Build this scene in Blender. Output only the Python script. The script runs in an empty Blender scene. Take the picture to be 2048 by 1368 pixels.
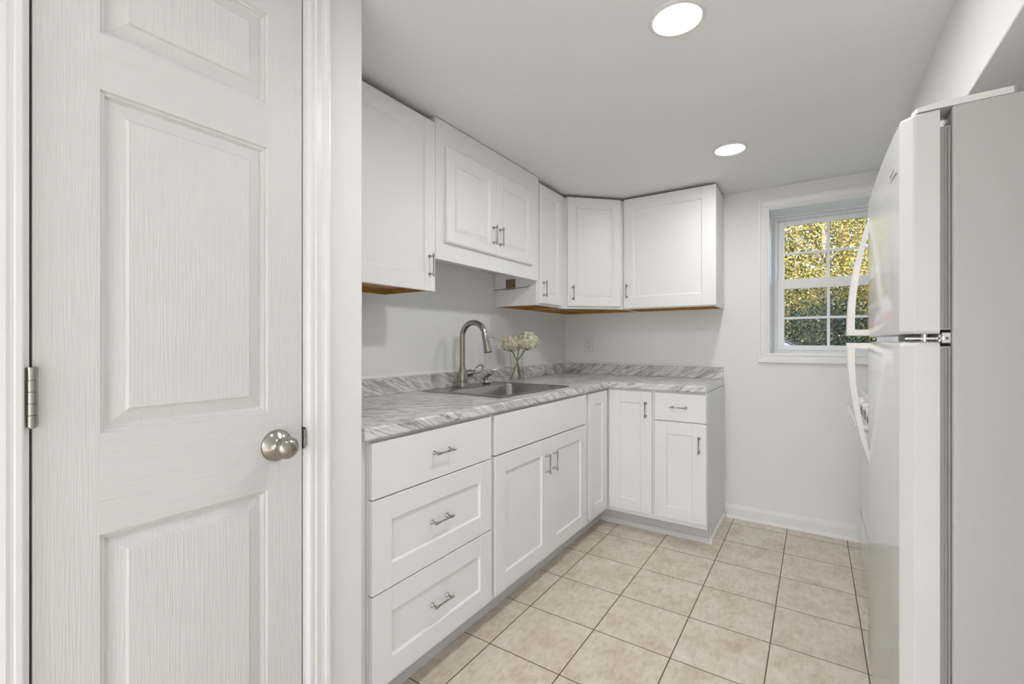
import bpy, bmesh, math, random
from mathutils import Vector, Matrix

S = bpy.context.scene
COL = S.collection
PI = math.pi

# ---------------------------------------------------------------- camera, sky, sun, exposure
cam_d = bpy.data.cameras.new('camera')
cam_d.sensor_width = 36.0
cam_d.lens = 914.0 / 2048.0 * 36.0
cam_d.clip_start = 0.01
cam_d.clip_end = 200
cam = bpy.data.objects.new('camera', cam_d)
cam.location = (0, 0, 1.169)
cam.rotation_euler = (PI / 2, 0, math.radians(33.57))
COL.objects.link(cam)
S.camera = cam

S.view_settings.view_transform = 'Standard'
S.view_settings.look = 'None'
S.view_settings.gamma = 1.0
S.view_settings.use_curve_mapping = False
S.view_settings.exposure = 1.18

LAMP = 78.0            # radiance of the recessed lamps' diffusers
world = bpy.data.worlds.new('sky')
S.world = world
world.use_nodes = True
wn = world.node_tree.nodes
wl = world.node_tree.links
bg = wn['Background']
sky = wn.new('ShaderNodeTexSky')
sky.sky_type = 'NISHITA'
sky.sun_disc = False
sky.sun_elevation = math.radians(42)
sky.sun_rotation = math.radians(200)
haze = wn.new('ShaderNodeHueSaturation')
haze.inputs['Saturation'].default_value = 0.75
wl.new(sky.outputs[0], haze.inputs['Color'])
wl.new(haze.outputs[0], bg.inputs[0])
bg.inputs[1].default_value = 0.42

sun_d = bpy.data.lights.new('sun', 'SUN')
sun_d.energy = 4.3
sun_d.angle = math.radians(0.6)
sun_d.color = (1.0, 0.98, 0.95)
sun = bpy.data.objects.new('sun', sun_d)
sun.rotation_euler = (math.radians(48), 0, math.radians(-25))
sun.location = (0, -6, 9)
COL.objects.link(sun)

# ---------------------------------------------------------------- materials
def new_mat(name):
    m = bpy.data.materials.new(name)
    m.use_nodes = True
    nt = m.node_tree
    return m, nt, nt.nodes['Principled BSDF']


def N(nt, kind, **kw):
    n = nt.nodes.new(kind)
    for k, v in kw.items():
        setattr(n, k, v)
    return n


def simple(name, col, rough=0.5, metal=0.0, coat=0.0, bump=0.0, bscale=200.0, spec=0.5, var=0.0):
    m, nt, p = new_mat(name)
    p.inputs['Base Color'].default_value = (*col, 1)
    p.inputs['Roughness'].default_value = rough
    p.inputs['Metallic'].default_value = metal
    p.inputs['Coat Weight'].default_value = coat
    p.inputs['Specular IOR Level'].default_value = spec
    tc = N(nt, 'ShaderNodeTexCoord')
    if var:
        no = N(nt, 'ShaderNodeTexNoise')
        no.inputs['Scale'].default_value = 3.0
        no.inputs['Detail'].default_value = 3
        nt.links.new(tc.outputs['Object'], no.inputs['Vector'])
        mx = N(nt, 'ShaderNodeMix', data_type='RGBA')
        mx.inputs['A'].default_value = (*[c * (1 - var) for c in col], 1)
        mx.inputs['B'].default_value = (*[min(1, c * (1 + var)) for c in col], 1)
        nt.links.new(no.outputs['Fac'], mx.inputs['Factor'])
        nt.links.new(mx.outputs['Result'], p.inputs['Base Color'])
    if bump:
        no = N(nt, 'ShaderNodeTexNoise')
        no.inputs['Scale'].default_value = bscale
        no.inputs['Detail'].default_value = 2
        nt.links.new(tc.outputs['Object'], no.inputs['Vector'])
        b = N(nt, 'ShaderNodeBump')
        b.inputs['Strength'].default_value = bump
        b.inputs['Distance'].default_value = 0.001
        nt.links.new(no.outputs['Fac'], b.inputs['Height'])
        nt.links.new(b.outputs['Normal'], p.inputs['Normal'])
    return m


def grain_mat(name, col, scale, rough=0.42, strength=0.85):
    """painted, embossed wood grain running along the axis with the smallest scale"""
    m, nt, p = new_mat(name)
    p.inputs['Base Color'].default_value = (*col, 1)
    p.inputs['Roughness'].default_value = rough
    tc = N(nt, 'ShaderNodeTexCoord')
    mp = N(nt, 'ShaderNodeMapping')
    mp.inputs['Scale'].default_value = scale
    nt.links.new(tc.outputs['Object'], mp.inputs['Vector'])
    no = N(nt, 'ShaderNodeTexNoise')
    no.inputs['Scale'].default_value = 1.0
    no.inputs['Detail'].default_value = 3.0
    no.inputs['Roughness'].default_value = 0.32
    no.inputs['Distortion'].default_value = 0.6
    nt.links.new(mp.outputs['Vector'], no.inputs['Vector'])
    b = N(nt, 'ShaderNodeBump')
    b.inputs['Strength'].default_value = strength
    b.inputs['Distance'].default_value = 0.0012
    nt.links.new(no.outputs['Fac'], b.inputs['Height'])
    nt.links.new(b.outputs['Normal'], p.inputs['Normal'])
    return m


def brushed(name, col, rough, axis_scale, strength=0.12):
    m, nt, p = new_mat(name)
    p.inputs['Base Color'].default_value = (*col, 1)
    p.inputs['Metallic'].default_value = 1.0
    tc = N(nt, 'ShaderNodeTexCoord')
    mp = N(nt, 'ShaderNodeMapping')
    mp.inputs['Scale'].default_value = axis_scale
    nt.links.new(tc.outputs['Object'], mp.inputs['Vector'])
    no = N(nt, 'ShaderNodeTexNoise')
    no.inputs['Scale'].default_value = 1.0
    no.inputs['Detail'].default_value = 2.0
    nt.links.new(mp.outputs['Vector'], no.inputs['Vector'])
    mr = N(nt, 'ShaderNodeMapRange')
    mr.inputs['To Min'].default_value = rough * 0.8
    mr.inputs['To Max'].default_value = rough * 1.25
    nt.links.new(no.outputs['Fac'], mr.inputs['Value'])
    nt.links.new(mr.outputs['Result'], p.inputs['Roughness'])
    b = N(nt, 'ShaderNodeBump')
    b.inputs['Strength'].default_value = strength
    b.inputs['Distance'].default_value = 0.0004
    nt.links.new(no.outputs['Fac'], b.inputs['Height'])
    nt.links.new(b.outputs['Normal'], p.inputs['Normal'])
    return m


WALL = simple('wall_paint', (0.885, 0.888, 0.882), 0.6, bump=0.10, bscale=350, var=0.008)
CEIL = simple('ceiling_paint', (0.905, 0.905, 0.900), 0.7, bump=0.10, bscale=300)
TRIM = simple('trim_paint', (0.885, 0.880, 0.868), 0.36)
CAB = simple('cabinet_white', (0.900, 0.900, 0.893), 0.38, bump=0.03, bscale=150)
WHITE_PL = simple('white_plastic', (0.84, 0.835, 0.82), 0.35)
SASH = simple('window_vinyl', (0.86, 0.86, 0.86), 0.35)
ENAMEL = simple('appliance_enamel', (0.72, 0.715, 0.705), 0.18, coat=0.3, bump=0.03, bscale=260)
ENAMEL_SHADED = simple('appliance_enamel_shaded', (0.53, 0.515, 0.50), 0.42, bump=0.12, bscale=500)  # same white steel as the doors, darkened to paint in the side's shade
GASKET = simple('gasket_grey', (0.42, 0.40, 0.38), 0.55)
DARK = simple('dark_gap', (0.02, 0.02, 0.02), 0.7)
BLACKIRON = simple('black_iron', (0.03, 0.03, 0.03), 0.5)
WOOD = None
NICKEL = brushed('brushed_nickel', (0.37, 0.345, 0.31), 0.22, (260, 260, 6))
POLISH = simple('polished_nickel', (0.40, 0.375, 0.34), 0.12, metal=1.0)
CHROME = simple('chrome', (0.60, 0.60, 0.60), 0.05, metal=1.0)
STEEL = brushed('stainless_steel', (0.36, 0.345, 0.325), 0.22, (8, 260, 260), 0.10)
BRASS = simple('aged_brass', (0.30, 0.23, 0.12), 0.25, metal=1.0)
DGV = grain_mat('door_grain_vertical', (0.745, 0.732, 0.712), (200, 330, 9))
DGH = grain_mat('door_grain_horizontal', (0.745, 0.732, 0.712), (200, 9, 330))
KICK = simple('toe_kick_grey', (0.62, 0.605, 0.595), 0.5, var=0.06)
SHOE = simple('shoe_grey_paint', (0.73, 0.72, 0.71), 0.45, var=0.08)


def wood_mat():
    m, nt, p = new_mat('raw_wood')
    tc = N(nt, 'ShaderNodeTexCoord')
    mp = N(nt, 'ShaderNodeMapping')
    mp.inputs['Scale'].default_value = (60, 5, 60)
    nt.links.new(tc.outputs['Object'], mp.inputs['Vector'])
    no = N(nt, 'ShaderNodeTexNoise')
    no.inputs['Scale'].default_value = 1.0
    no.inputs['Detail'].default_value = 4
    nt.links.new(mp.outputs['Vector'], no.inputs['Vector'])
    r = N(nt, 'ShaderNodeValToRGB')
    r.color_ramp.elements[0].position = 0.3
    r.color_ramp.elements[0].color = (0.40, 0.20, 0.055, 1)
    r.color_ramp.elements[1].position = 0.75
    r.color_ramp.elements[1].color = (0.62, 0.36, 0.12, 1)
    nt.links.new(no.outputs['Fac'], r.inputs['Fac'])
    nt.links.new(r.outputs['Color'], p.inputs['Base Color'])
    p.inputs['Roughness'].default_value = 0.32
    return m


WOOD = wood_mat()


def marble_mat():
    m, nt, p = new_mat('marble_laminate')
    L = nt.links
    tc = N(nt, 'ShaderNodeTexCoord')
    sp = N(nt, 'ShaderNodeSeparateXYZ')
    L.new(tc.outputs['Object'], sp.inputs[0])
    # unroll the sheet over the front edges and up the splash: (x - z, y + z)
    a = N(nt, 'ShaderNodeMath', operation='SUBTRACT')
    L.new(sp.outputs['X'], a.inputs[0]); L.new(sp.outputs['Z'], a.inputs[1])
    b = N(nt, 'ShaderNodeMath', operation='ADD')
    L.new(sp.outputs['Y'], b.inputs[0]); L.new(sp.outputs['Z'], b.inputs[1])
    cb = N(nt, 'ShaderNodeCombineXYZ')
    L.new(a.outputs[0], cb.inputs['X']); L.new(b.outputs[0], cb.inputs['Y'])
    rot = N(nt, 'ShaderNodeMapping')
    rot.inputs['Rotation'].default_value = (0, 0, math.radians(33))
    L.new(cb.outputs[0], rot.inputs['Vector'])
    # broad swell that bends the veins
    sw = N(nt, 'ShaderNodeTexNoise')
    sw.inputs['Scale'].default_value = 2.6
    sw.inputs['Detail'].default_value = 3
    L.new(rot.outputs[0], sw.inputs['Vector'])
    sws = N(nt, 'ShaderNodeVectorMath', operation='SCALE')
    sws.inputs['Scale'].default_value = 0.22
    L.new(sw.outputs['Color'], sws.inputs[0])
    ad = N(nt, 'ShaderNodeVectorMath', operation='ADD')
    L.new(rot.outputs[0], ad.inputs[0]); L.new(sws.outputs[0], ad.inputs[1])

    def stretched(sx, sy, detail, dist, rough=0.6):
        mp = N(nt, 'ShaderNodeMapping')
        mp.inputs['Scale'].default_value = (sx, sy, 1)
        L.new(ad.outputs[0], mp.inputs['Vector'])
        no = N(nt, 'ShaderNodeTexNoise')
        no.inputs['Scale'].default_value = 1.0
        no.inputs['Detail'].default_value = detail
        no.inputs['Roughness'].default_value = rough
        no.inputs['Distortion'].default_value = dist
        L.new(mp.outputs[0], no.inputs['Vector'])
        return no.outputs['Fac']

    def ramp(fac, stops):
        r = N(nt, 'ShaderNodeValToRGB')
        e = r.color_ramp.elements
        e[0].position, e[0].color = stops[0][0], (*stops[0][1], 1)
        e[1].position, e[1].color = stops[-1][0], (*stops[-1][1], 1)
        for pos, c in stops[1:-1]:
            x = e.new(pos)
            x.color = (*c, 1)
        L.new(fac, r.inputs['Fac'])
        return r.outputs['Color']

    base = ramp(stretched(8, 3.8, 9, 2.4, 0.70), [(0.30, (0.34, 0.315, 0.305)), (0.41, (0.56, 0.54, 0.53)), (0.51, (0.79, 0.78, 0.77)), (0.68, (0.88, 0.88, 0.87))])
    # thin dark veins where a second stretched noise crosses its mid value
    v = stretched(9, 2.6, 7, 1.8, 0.6)
    s1 = N(nt, 'ShaderNodeMath', operation='SUBTRACT'); s1.inputs[1].default_value = 0.5
    L.new(v, s1.inputs[0])
    s2 = N(nt, 'ShaderNodeMath', operation='ABSOLUTE')
    L.new(s1.outputs[0], s2.inputs[0])
    vein = ramp(s2.outputs[0], [(0.0, (0.26, 0.235, 0.22)), (0.010, (0.58, 0.555, 0.545)), (0.038, (1, 1, 1))])
    streak = ramp(stretched(85, 9, 6, 1.0, 0.65), [(0.34, (0.70, 0.68, 0.67)), (0.50, (1, 1, 1))])
    patch = stretched(3.2, 1.8, 3, 0.6)
    mx = N(nt, 'ShaderNodeMix', data_type='RGBA', blend_type='MULTIPLY')
    mx.inputs['Factor'].default_value = 0.75
    L.new(base, mx.inputs['A']); L.new(vein, mx.inputs['B'])
    mx2 = N(nt, 'ShaderNodeMix', data_type='RGBA', blend_type='MULTIPLY')
    mr = N(nt, 'ShaderNodeMapRange')
    mr.inputs['From Min'].default_value = 0.35; mr.inputs['From Max'].default_value = 0.65
    mr.inputs['To Min'].default_value = 0.25; mr.inputs['To Max'].default_value = 0.95
    L.new(patch, mr.inputs['Value'])
    L.new(mr.outputs['Result'], mx2.inputs['Factor'])
    L.new(mx.outputs['Result'], mx2.inputs['A']); L.new(streak, mx2.inputs['B'])
    L.new(mx2.outputs['Result'], p.inputs['Base Color'])
    p.inputs['Roughness'].default_value = 0.28
    return m


MARBLE = marble_mat()

TILE_X0, TILE_Y0, TILE_T = -1.0518, 1.7312, 0.302


def tile_mat():
    m, nt, p = new_mat('beige_floor_tile')
    L = nt.links
    tc = N(nt, 'ShaderNodeTexCoord')
    mp = N(nt, 'ShaderNodeMapping')
    mp.inputs['Location'].default_value = (-TILE_X0 / TILE_T, -TILE_Y0 / TILE_T, 0)
    mp.inputs['Scale'].default_value = (1 / TILE_T, 1 / TILE_T, 1)
    L.new(tc.outputs['Object'], mp.inputs['Vector'])
    sp = N(nt, 'ShaderNodeSeparateXYZ')
    L.new(mp.outputs[0], sp.inputs[0])

    def edge(out):
        f = N(nt, 'ShaderNodeMath', operation='FRACT'); L.new(out, f.inputs[0])
        s = N(nt, 'ShaderNodeMath', operation='SUBTRACT'); s.inputs[1].default_value = 0.5
        L.new(f.outputs[0], s.inputs[0])
        a = N(nt, 'ShaderNodeMath', operation='ABSOLUTE'); L.new(s.outputs[0], a.inputs[0])
        return a.outputs[0]

    mxm = N(nt, 'ShaderNodeMath', operation='MAXIMUM')
    L.new(edge(sp.outputs['X']), mxm.inputs[0]); L.new(edge(sp.outputs['Y']), mxm.inputs[1])
    g = N(nt, 'ShaderNodeMapRange')
    g.inputs['From Min'].default_value = 0.4915
    g.inputs['From Max'].default_value = 0.4955
    L.new(mxm.outputs[0], g.inputs['Value'])
    # per tile tone
    fl = N(nt, 'ShaderNodeVectorMath', operation='FLOOR'); L.new(mp.outputs[0], fl.inputs[0])
    wn_ = N(nt, 'ShaderNodeTexWhiteNoise', noise_dimensions='3D'); L.new(fl.outputs[0], wn_.inputs['Vector'])
    sc = N(nt, 'ShaderNodeVectorMath', operation='SCALE'); sc.inputs['Scale'].default_value = 7.0
    L.new(wn_.outputs['Color'], sc.inputs[0])
    off = N(nt, 'ShaderNodeVectorMath', operation='ADD')
    L.new(tc.outputs['Object'], off.inputs[0]); L.new(sc.outputs[0], off.inputs[1])
    n1 = N(nt, 'ShaderNodeTexNoise'); n1.inputs['Scale'].default_value = 9; n1.inputs['Detail'].default_value = 7
    n1.inputs['Roughness'].default_value = 0.65
    L.new(off.outputs[0], n1.inputs['Vector'])
    mp2 = N(nt, 'ShaderNodeMapping'); mp2.inputs['Scale'].default_value = (60, 25, 1)
    L.new(off.outputs[0], mp2.inputs['Vector'])
    n2 = N(nt, 'ShaderNodeTexNoise'); n2.inputs['Scale'].default_value = 1; n2.inputs['Detail'].default_value = 4
    L.new(mp2.outputs[0], n2.inputs['Vector'])
    r = N(nt, 'ShaderNodeValToRGB')
    e = r.color_ramp.elements
    e[0].position = 0.30; e[0].color = (0.650, 0.548, 0.435, 1)
    e[1].position = 0.70; e[1].color = (0.860, 0.785, 0.680, 1)
    x = e.new(0.5); x.color = (0.785, 0.690, 0.575, 1)
    L.new(n1.outputs['Fac'], r.inputs['Fac'])
    r2 = N(nt, 'ShaderNodeValToRGB')
    r2.color_ramp.elements[0].position = 0.35; r2.color_ramp.elements[0].color = (0.86, 0.83, 0.80, 1)
    r2.color_ramp.elements[1].position = 0.55; r2.color_ramp.elements[1].color = (1, 1, 1, 1)
    L.new(n2.outputs['Fac'], r2.inputs['Fac'])
    mx = N(nt, 'ShaderNodeMix', data_type='RGBA', blend_type='MULTIPLY')
    mx.inputs['Factor'].default_value = 0.8
    L.new(r.outputs['Color'], mx.inputs['A']); L.new(r2.outputs['Color'], mx.inputs['B'])
    mg = N(nt, 'ShaderNodeMix', data_type='RGBA')
    mg.inputs['B'].default_value = (0.115, 0.075, 0.045, 1)
    L.new(g.outputs['Result'], mg.inputs['Factor']); L.new(mx.outputs['Result'], mg.inputs['A'])
    L.new(mg.outputs['Result'], p.inputs['Base Color'])
    p.inputs['Roughness'].default_value = 0.42
    inv = N(nt, 'ShaderNodeMath', operation='SUBTRACT'); inv.inputs[0].default_value = 1.0
    L.new(g.outputs['Result'], inv.inputs[1])
    ad = N(nt, 'ShaderNodeMath', operation='MULTIPLY_ADD'); ad.inputs[1].default_value = 0.12
    L.new(n1.outputs['Fac'], ad.inputs[0]); L.new(inv.outputs[0], ad.inputs[2])
    bp = N(nt, 'ShaderNodeBump'); bp.inputs['Strength'].default_value = 0.35; bp.inputs['Distance'].default_value = 0.002
    L.new(ad.outputs[0], bp.inputs['Height']); L.new(bp.outputs['Normal'], p.inputs['Normal'])
    return m


TILE = tile_mat()


def emit(name, col, strength):
    m, nt, p = new_mat(name)
    p.inputs['Base Color'].default_value = (*col, 1)
    p.inputs['Emission Color'].default_value = (*col, 1)
    p.inputs['Emission Strength'].default_value = strength
    return m


LAMPM = emit('lamp_diffuser', (1.0, 0.995, 0.985), LAMP)
LAMPM_DIM = emit('lamp_diffuser_dimmed', (1.0, 0.995, 0.985), LAMP * 0.15)
LAMPM_FAR = emit('lamp_diffuser_far', (1.0, 0.995, 0.985), LAMP * 0.62)


def pane_mat(name, base, edge):
    """thin clear glass: see-through, reflecting more towards grazing angles"""
    m, nt, p = new_mat(name)
    nt.nodes.remove(p)
    out = nt.nodes['Material Output']
    t = N(nt, 'ShaderNodeBsdfTransparent')
    g = N(nt, 'ShaderNodeBsdfGlossy'); g.inputs['Roughness'].default_value = 0.0
    f = N(nt, 'ShaderNodeLayerWeight'); f.inputs['Blend'].default_value = 0.5
    pw = N(nt, 'ShaderNodeMath', operation='POWER'); pw.inputs[1].default_value = 4.0
    nt.links.new(f.outputs['Facing'], pw.inputs[0])
    ma = N(nt, 'ShaderNodeMath', operation='MULTIPLY_ADD')
    ma.inputs[1].default_value = edge; ma.inputs[2].default_value = base
    nt.links.new(pw.outputs[0], ma.inputs[0])
    mx = N(nt, 'ShaderNodeMixShader')
    nt.links.new(ma.outputs[0], mx.inputs[0]); nt.links.new(t.outputs[0], mx.inputs[1]); nt.links.new(g.outputs[0], mx.inputs[2])
    nt.links.new(mx.outputs[0], out.inputs['Surface'])
    return m


PANE = pane_mat('window_glass', 0.002, 0.5)


def glass_mat(name, ior, col=(1, 1, 1)):
    m, nt, p = new_mat(name)
    p.inputs['Base Color'].default_value = (*col, 1)
    p.inputs['Roughness'].default_value = 0.0
    p.inputs['IOR'].default_value = ior
    p.inputs['Transmission Weight'].default_value = 1.0
    return m


VGLASS = pane_mat('vase_glass', 0.035, 0.95)
WATER = pane_mat('water', 0.015, 0.35)


def leaf_mat(name, stops, trans=0.35):
    m, nt, p = new_mat(name)
    geo = N(nt, 'ShaderNodeNewGeometry')
    r = N(nt, 'ShaderNodeValToRGB')
    e = r.color_ramp.elements
    e[0].position, e[0].color = stops[0][0], (*stops[0][1], 1)
    e[1].position, e[1].color = stops[-1][0], (*stops[-1][1], 1)
    for pos, c in stops[1:-1]:
        x = e.new(pos); x.color = (*c, 1)
    nt.links.new(geo.outputs['Random Per Island'], r.inputs['Fac'])
    nt.links.new(r.outputs['Color'], p.inputs['Base Color'])
    p.inputs['Roughness'].default_value = 0.45
    tr = N(nt, 'ShaderNodeBsdfTranslucent')
    nt.links.new(r.outputs['Color'], tr.inputs['Color'])
    mx = N(nt, 'ShaderNodeMixShader'); mx.inputs[0].default_value = trans
    out = nt.nodes['Material Output']
    nt.links.new(p.outputs[0], mx.inputs[1]); nt.links.new(tr.outputs[0], mx.inputs[2])
    nt.links.new(mx.outputs[0], out.inputs['Surface'])
    return m


LEAF_GOLD = leaf_mat('autumn_leaf', [(0.0, (0.097, 0.131, 0.033)), (0.3, (0.226, 0.216, 0.043)), (0.6, (0.434, 0.320, 0.059)), (0.88, (0.554, 0.390, 0.131)), (1.0, (0.867, 0.726, 0.450))])
LEAF_OLIVE = leaf_mat('olive_leaf', [(0.0, (0.045, 0.073, 0.025)), (0.4, (0.109, 0.132, 0.031)), (0.75, (0.218, 0.210, 0.059)), (1.0, (0.378, 0.291, 0.087))])
LEAF_DARK = leaf_mat('evergreen_leaf', [(0.0, (0.004, 0.015, 0.009)), (0.6, (0.014, 0.036, 0.019)), (0.9, (0.040, 0.075, 0.030)), (1.0, (0.100, 0.130, 0.051))], 0.15)
PETAL = leaf_mat('cream_petal', [(0.0, (0.86, 0.80, 0.58)), (0.5, (0.95, 0.92, 0.76)), (1.0, (0.97, 0.96, 0.88))], 0.35)
STEM = simple('flower_stem', (0.16, 0.24, 0.05), 0.5, var=0.2)
BARK = simple('bark', (0.20, 0.17, 0.145), 0.8, bump=0.4, bscale=30, var=0.25)
GRASS = simple('lawn', (0.05, 0.065, 0.022), 0.9, bump=0.4, bscale=60, var=0.3)
CARPAINT = simple('car_paint', (0.45, 0.10, 0.08), 0.25, coat=0.6)
CARGLASS = simple('car_glass', (0.08, 0.10, 0.13), 0.03, spec=1.0, coat=1.0)
RUBBER = simple('rubber', (0.02, 0.02, 0.02), 0.7)

# ---------------------------------------------------------------- mesh helpers
class Fr:
    """u along, v up (Z), w out of a face"""
    def __init__(s, O, U, W):
        s.O = Vector(O); s.U = Vector(U).normalized(); s.W = Vector(W).normalized(); s.V = Vector((0, 0, 1))

    def __call__(s, u, v, w):
        return s.O + s.U * u + s.V * v + s.W * w

    def mat(s):
        M = Matrix.Identity(4)
        for i, a in enumerate((s.U, s.V, s.W)):
            for j in range(3):
                M[j][i] = a[j]
        for j in range(3):
            M[j][3] = s.O[j]
        return M


WORLD = Fr((0, 0, 0), (1, 0, 0), (0, -1, 0))


class MB:
    def __init__(s):
        s.bm = bmesh.new()

    def box(s, x0, x1, y0, y1, z0, z1, ch=0.0, m=0, M=None, seg=1):
        r = bmesh.ops.create_cube(s.bm, size=1.0)
        vs = r['verts']
        for v in vs:
            v.co = Vector(((v.co.x + .5) * (x1 - x0) + x0, (v.co.y + .5) * (y1 - y0) + y0, (v.co.z + .5) * (z1 - z0) + z0))
        if M is not None:
            for v in vs:
                v.co = M @ v.co
        fs = set(f for v in vs for f in v.link_faces)
        for f in fs:
            f.material_index = m
        if ch > 0:
            es = list(set(e for v in vs for e in v.link_edges))
            bmesh.ops.bevel(s.bm, geom=es, offset=ch, segments=seg, profile=0.5, affect='EDGES', material=-1)
        return s

    def fbox(s, fr, u0, u1, v0, v1, w0, w1, ch=0.0, m=0, seg=1):
        return s.box(u0, u1, v0, v1, w0, w1, ch, m, fr.mat(), seg)

    def face(s, pts, m=0, smooth=False):
        vs = [s.bm.verts.new(Vector(p)) for p in pts]
        f = s.bm.faces.new(vs); f.material_index = m; f.smooth = smooth
        return f

    def loops(s, loops, m=0, smooth=False, cap0=False, cap1=False, close=True):
        """skin a list of equal length closed loops of points"""
        L = [[s.bm.verts.new(Vector(p)) for p in lp] for lp in loops]
        n = len(L[0])
        for a, b in zip(L[:-1], L[1:]):
            for i in range(n if close else n - 1):
                j = (i + 1) % n
                try:
                    f = s.bm.faces.new((a[i], a[j], b[j], b[i]))
                    f.material_index = m; f.smooth = smooth
                except ValueError:
                    pass
        if cap0:
            f = s.bm.faces.new(list(reversed(L[0]))); f.material_index = m
        if cap1:
            f = s.bm.faces.new(L[-1]); f.material_index = m
        return L

    def rings(s, fr, u0, u1, v0, v1, prof, m=0, fill=True, back=True):
        """nested rectangles: prof = [(inset, w), ...]"""
        lp = []
        for i, w in prof:
            lp.append([fr(u0 + i, v0 + i, w), fr(u1 - i, v0 + i, w), fr(u1 - i, v1 - i, w), fr(u0 + i, v1 - i, w)])
        s.loops(lp, m, cap0=back, cap1=fill)
        return s

    def lathe(s, prof, O, A, seg=24, m=0, smooth=True, cap=True):
        """prof = [(radius, height along A)]"""
        A = Vector(A).normalized(); O = Vector(O)
        t = Vector((0, 0, 1)) if abs(A.z) < 0.9 else Vector((1, 0, 0))
        X = A.cross(t).normalized(); Y = A.cross(X).normalized()
        lp = []
        for r, h in prof:
            r = max(r, 1e-5)
            lp.append([O + A * h + X * (r * math.cos(2 * PI * k / seg)) + Y * (r * math.sin(2 * PI * k / seg)) for k in range(seg)])
        s.loops(lp, m, smooth, cap, cap)
        return s

    def tube(s, pts, rad, seg=10, m=0, cap=True, closed=False):
        P = [Vector(p) for p in pts]
        n = len(P)
        R = rad if isinstance(rad, (list, tuple)) else [rad] * n
        T = []
        for i in range(n):
            if closed:
                d = P[(i + 1) % n] - P[i - 1]
            else:
                d = P[min(i + 1, n - 1)] - P[max(i - 1, 0)]
            T.append(d.normalized())
        up = Vector((0, 0, 1)) if abs(T[0].z) < 0.9 else Vector((1, 0, 0))
        X = T[0].cross(up).normalized()
        lp = []
        for i in range(n):
            X = (X - T[i] * X.dot(T[i])).normalized()
            Y = T[i].cross(X)
            lp.append([P[i] + X * (R[i] * math.cos(2 * PI * k / seg)) + Y * (R[i] * math.sin(2 * PI * k / seg)) for k in range(seg)])
        if closed:
            lp.append(lp[0])
        s.loops(lp, m, True, cap and not closed, cap and not closed)
        return s

    def prism(s, poly, lo, hi, m=0):
        """poly: list of (x, y), extruded in z"""
        s.loops([[(x, y, lo) for x, y in poly], [(x, y, hi) for x, y in poly]], m, False, True, True)
        return s

    def extrude(s, pts, d, m=0, smooth=False, cap=True):
        d = Vector(d)
        s.loops([[Vector(p) for p in pts], [Vector(p) + d for p in pts]], m, smooth, cap, cap)
        return s

    def build(s, name, mats, parent=None, loc=None, recalc=True, weld=False):
        if weld:
            bmesh.ops.remove_doubles(s.bm, verts=s.bm.verts[:], dist=1e-6)
        if recalc:
            bmesh.ops.recalc_face_normals(s.bm, faces=s.bm.faces[:])
        s.bm.normal_update()
        for e in s.bm.edges:
            if len(e.link_faces) == 2 and e.calc_face_angle(0) > 0.75:
                e.smooth = False
        base = WL.get(parent.name) if parent else (Vector(loc) if loc else Vector((0, 0, 0)))
        for v in s.bm.verts:
            v.co -= base
        me = bpy.data.meshes.new(name)
        s.bm.to_mesh(me); s.bm.free()
        for mt in (mats if isinstance(mats, (list, tuple)) else [mats]):
            me.materials.append(mt)
        o = bpy.data.objects.new(name, me)
        COL.objects.link(o)
        if parent:
            o.parent = parent
        else:
            o.location = base
        WL[o.name] = base.copy()
        return o


WL = {}


def tag(o, label=None, cat=None, group=None, kind=None):
    if label: o['label'] = label
    if cat: o['category'] = cat
    if group: o['group'] = group
    if kind: o['kind'] = kind
    return o


def thing(name, label, cat, loc, group=None, kind=None):
    o = bpy.data.objects.new(name, None)
    o.empty_display_size = 0.05
    o.location = loc
    COL.objects.link(o)
    WL[o.name] = Vector(loc)
    return tag(o, label, cat, group, kind)


def struct(name, mb, mat, parent=None, label=None, loc=None):
    o = mb.build(name, mat, parent, loc)
    if parent is None:
        o['kind'] = 'structure'
    if label:
        o['label'] = label
    return o


def arc(c, r, a0, a1, n, ex, ez):
    c = Vector(c); ex = Vector(ex); ez = Vector(ez)
    return [c + ex * (r * math.cos(a0 + (a1 - a0) * i / n)) + ez * (r * math.sin(a0 + (a1 - a0) * i / n)) for i in range(n + 1)]


def rrect(cx0, cx1, cy0, cy1, r, z, n=6):
    out = []
    for (x, y, a) in ((cx1 - r, cy1 - r, 0), (cx0 + r, cy1 - r, 90), (cx0 + r, cy0 + r, 180), (cx1 - r, cy0 + r, 270)):
        for i in range(n + 1):
            t = math.radians(a + 90 * i / n)
            out.append((x + r * math.cos(t), y + r * math.sin(t), z))
    return out


# ---------------------------------------------------------------- room dimensions
XL, YW, ZC = -1.708, 3.362, 2.16        # kitchen left wall, far wall, ceiling
XDW, YR = -1.075, 0.849                 # closet door wall plane and its corner
XR, YB = 0.95, -2.2                     # right wall, wall behind the camera
YO = 3.62                               # outside face of the far wall

# ---------------------------------------------------------------- structure
struct('floor', MB().box(XL - .12, XR + .12, YB - .12, YO, -.12, 0), TILE)
struct('ceiling', MB().box(XL - .12, XR + .12, YB - .12, YO, ZC, ZC + .14), CEIL)
struct('wall_left', MB().box(XL - .12, XL, YB - .12, YO, 0, ZC), WALL)
struct('wall_right', MB().box(XR, XR + .12, YB - .12, YO, 0, ZC).box(.40, XR, YB, 1.02, 0, ZC), WALL)  # second box is an unseen partition added to shade the refrigerator side
# wall behind the camera, with an unseen glazed door added to let fill daylight in
PX0, PX1, PZ1 = -.96, .32, 2.06
w = MB()
w.box(XL, PX0, YB - .12, YB, 0, ZC)
w.box(PX1, XR, YB - .12, YB, 0, ZC)
w.box(PX0, PX1, YB - .12, YB, PZ1, ZC)
struct('wall_back', w, WALL)

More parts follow.
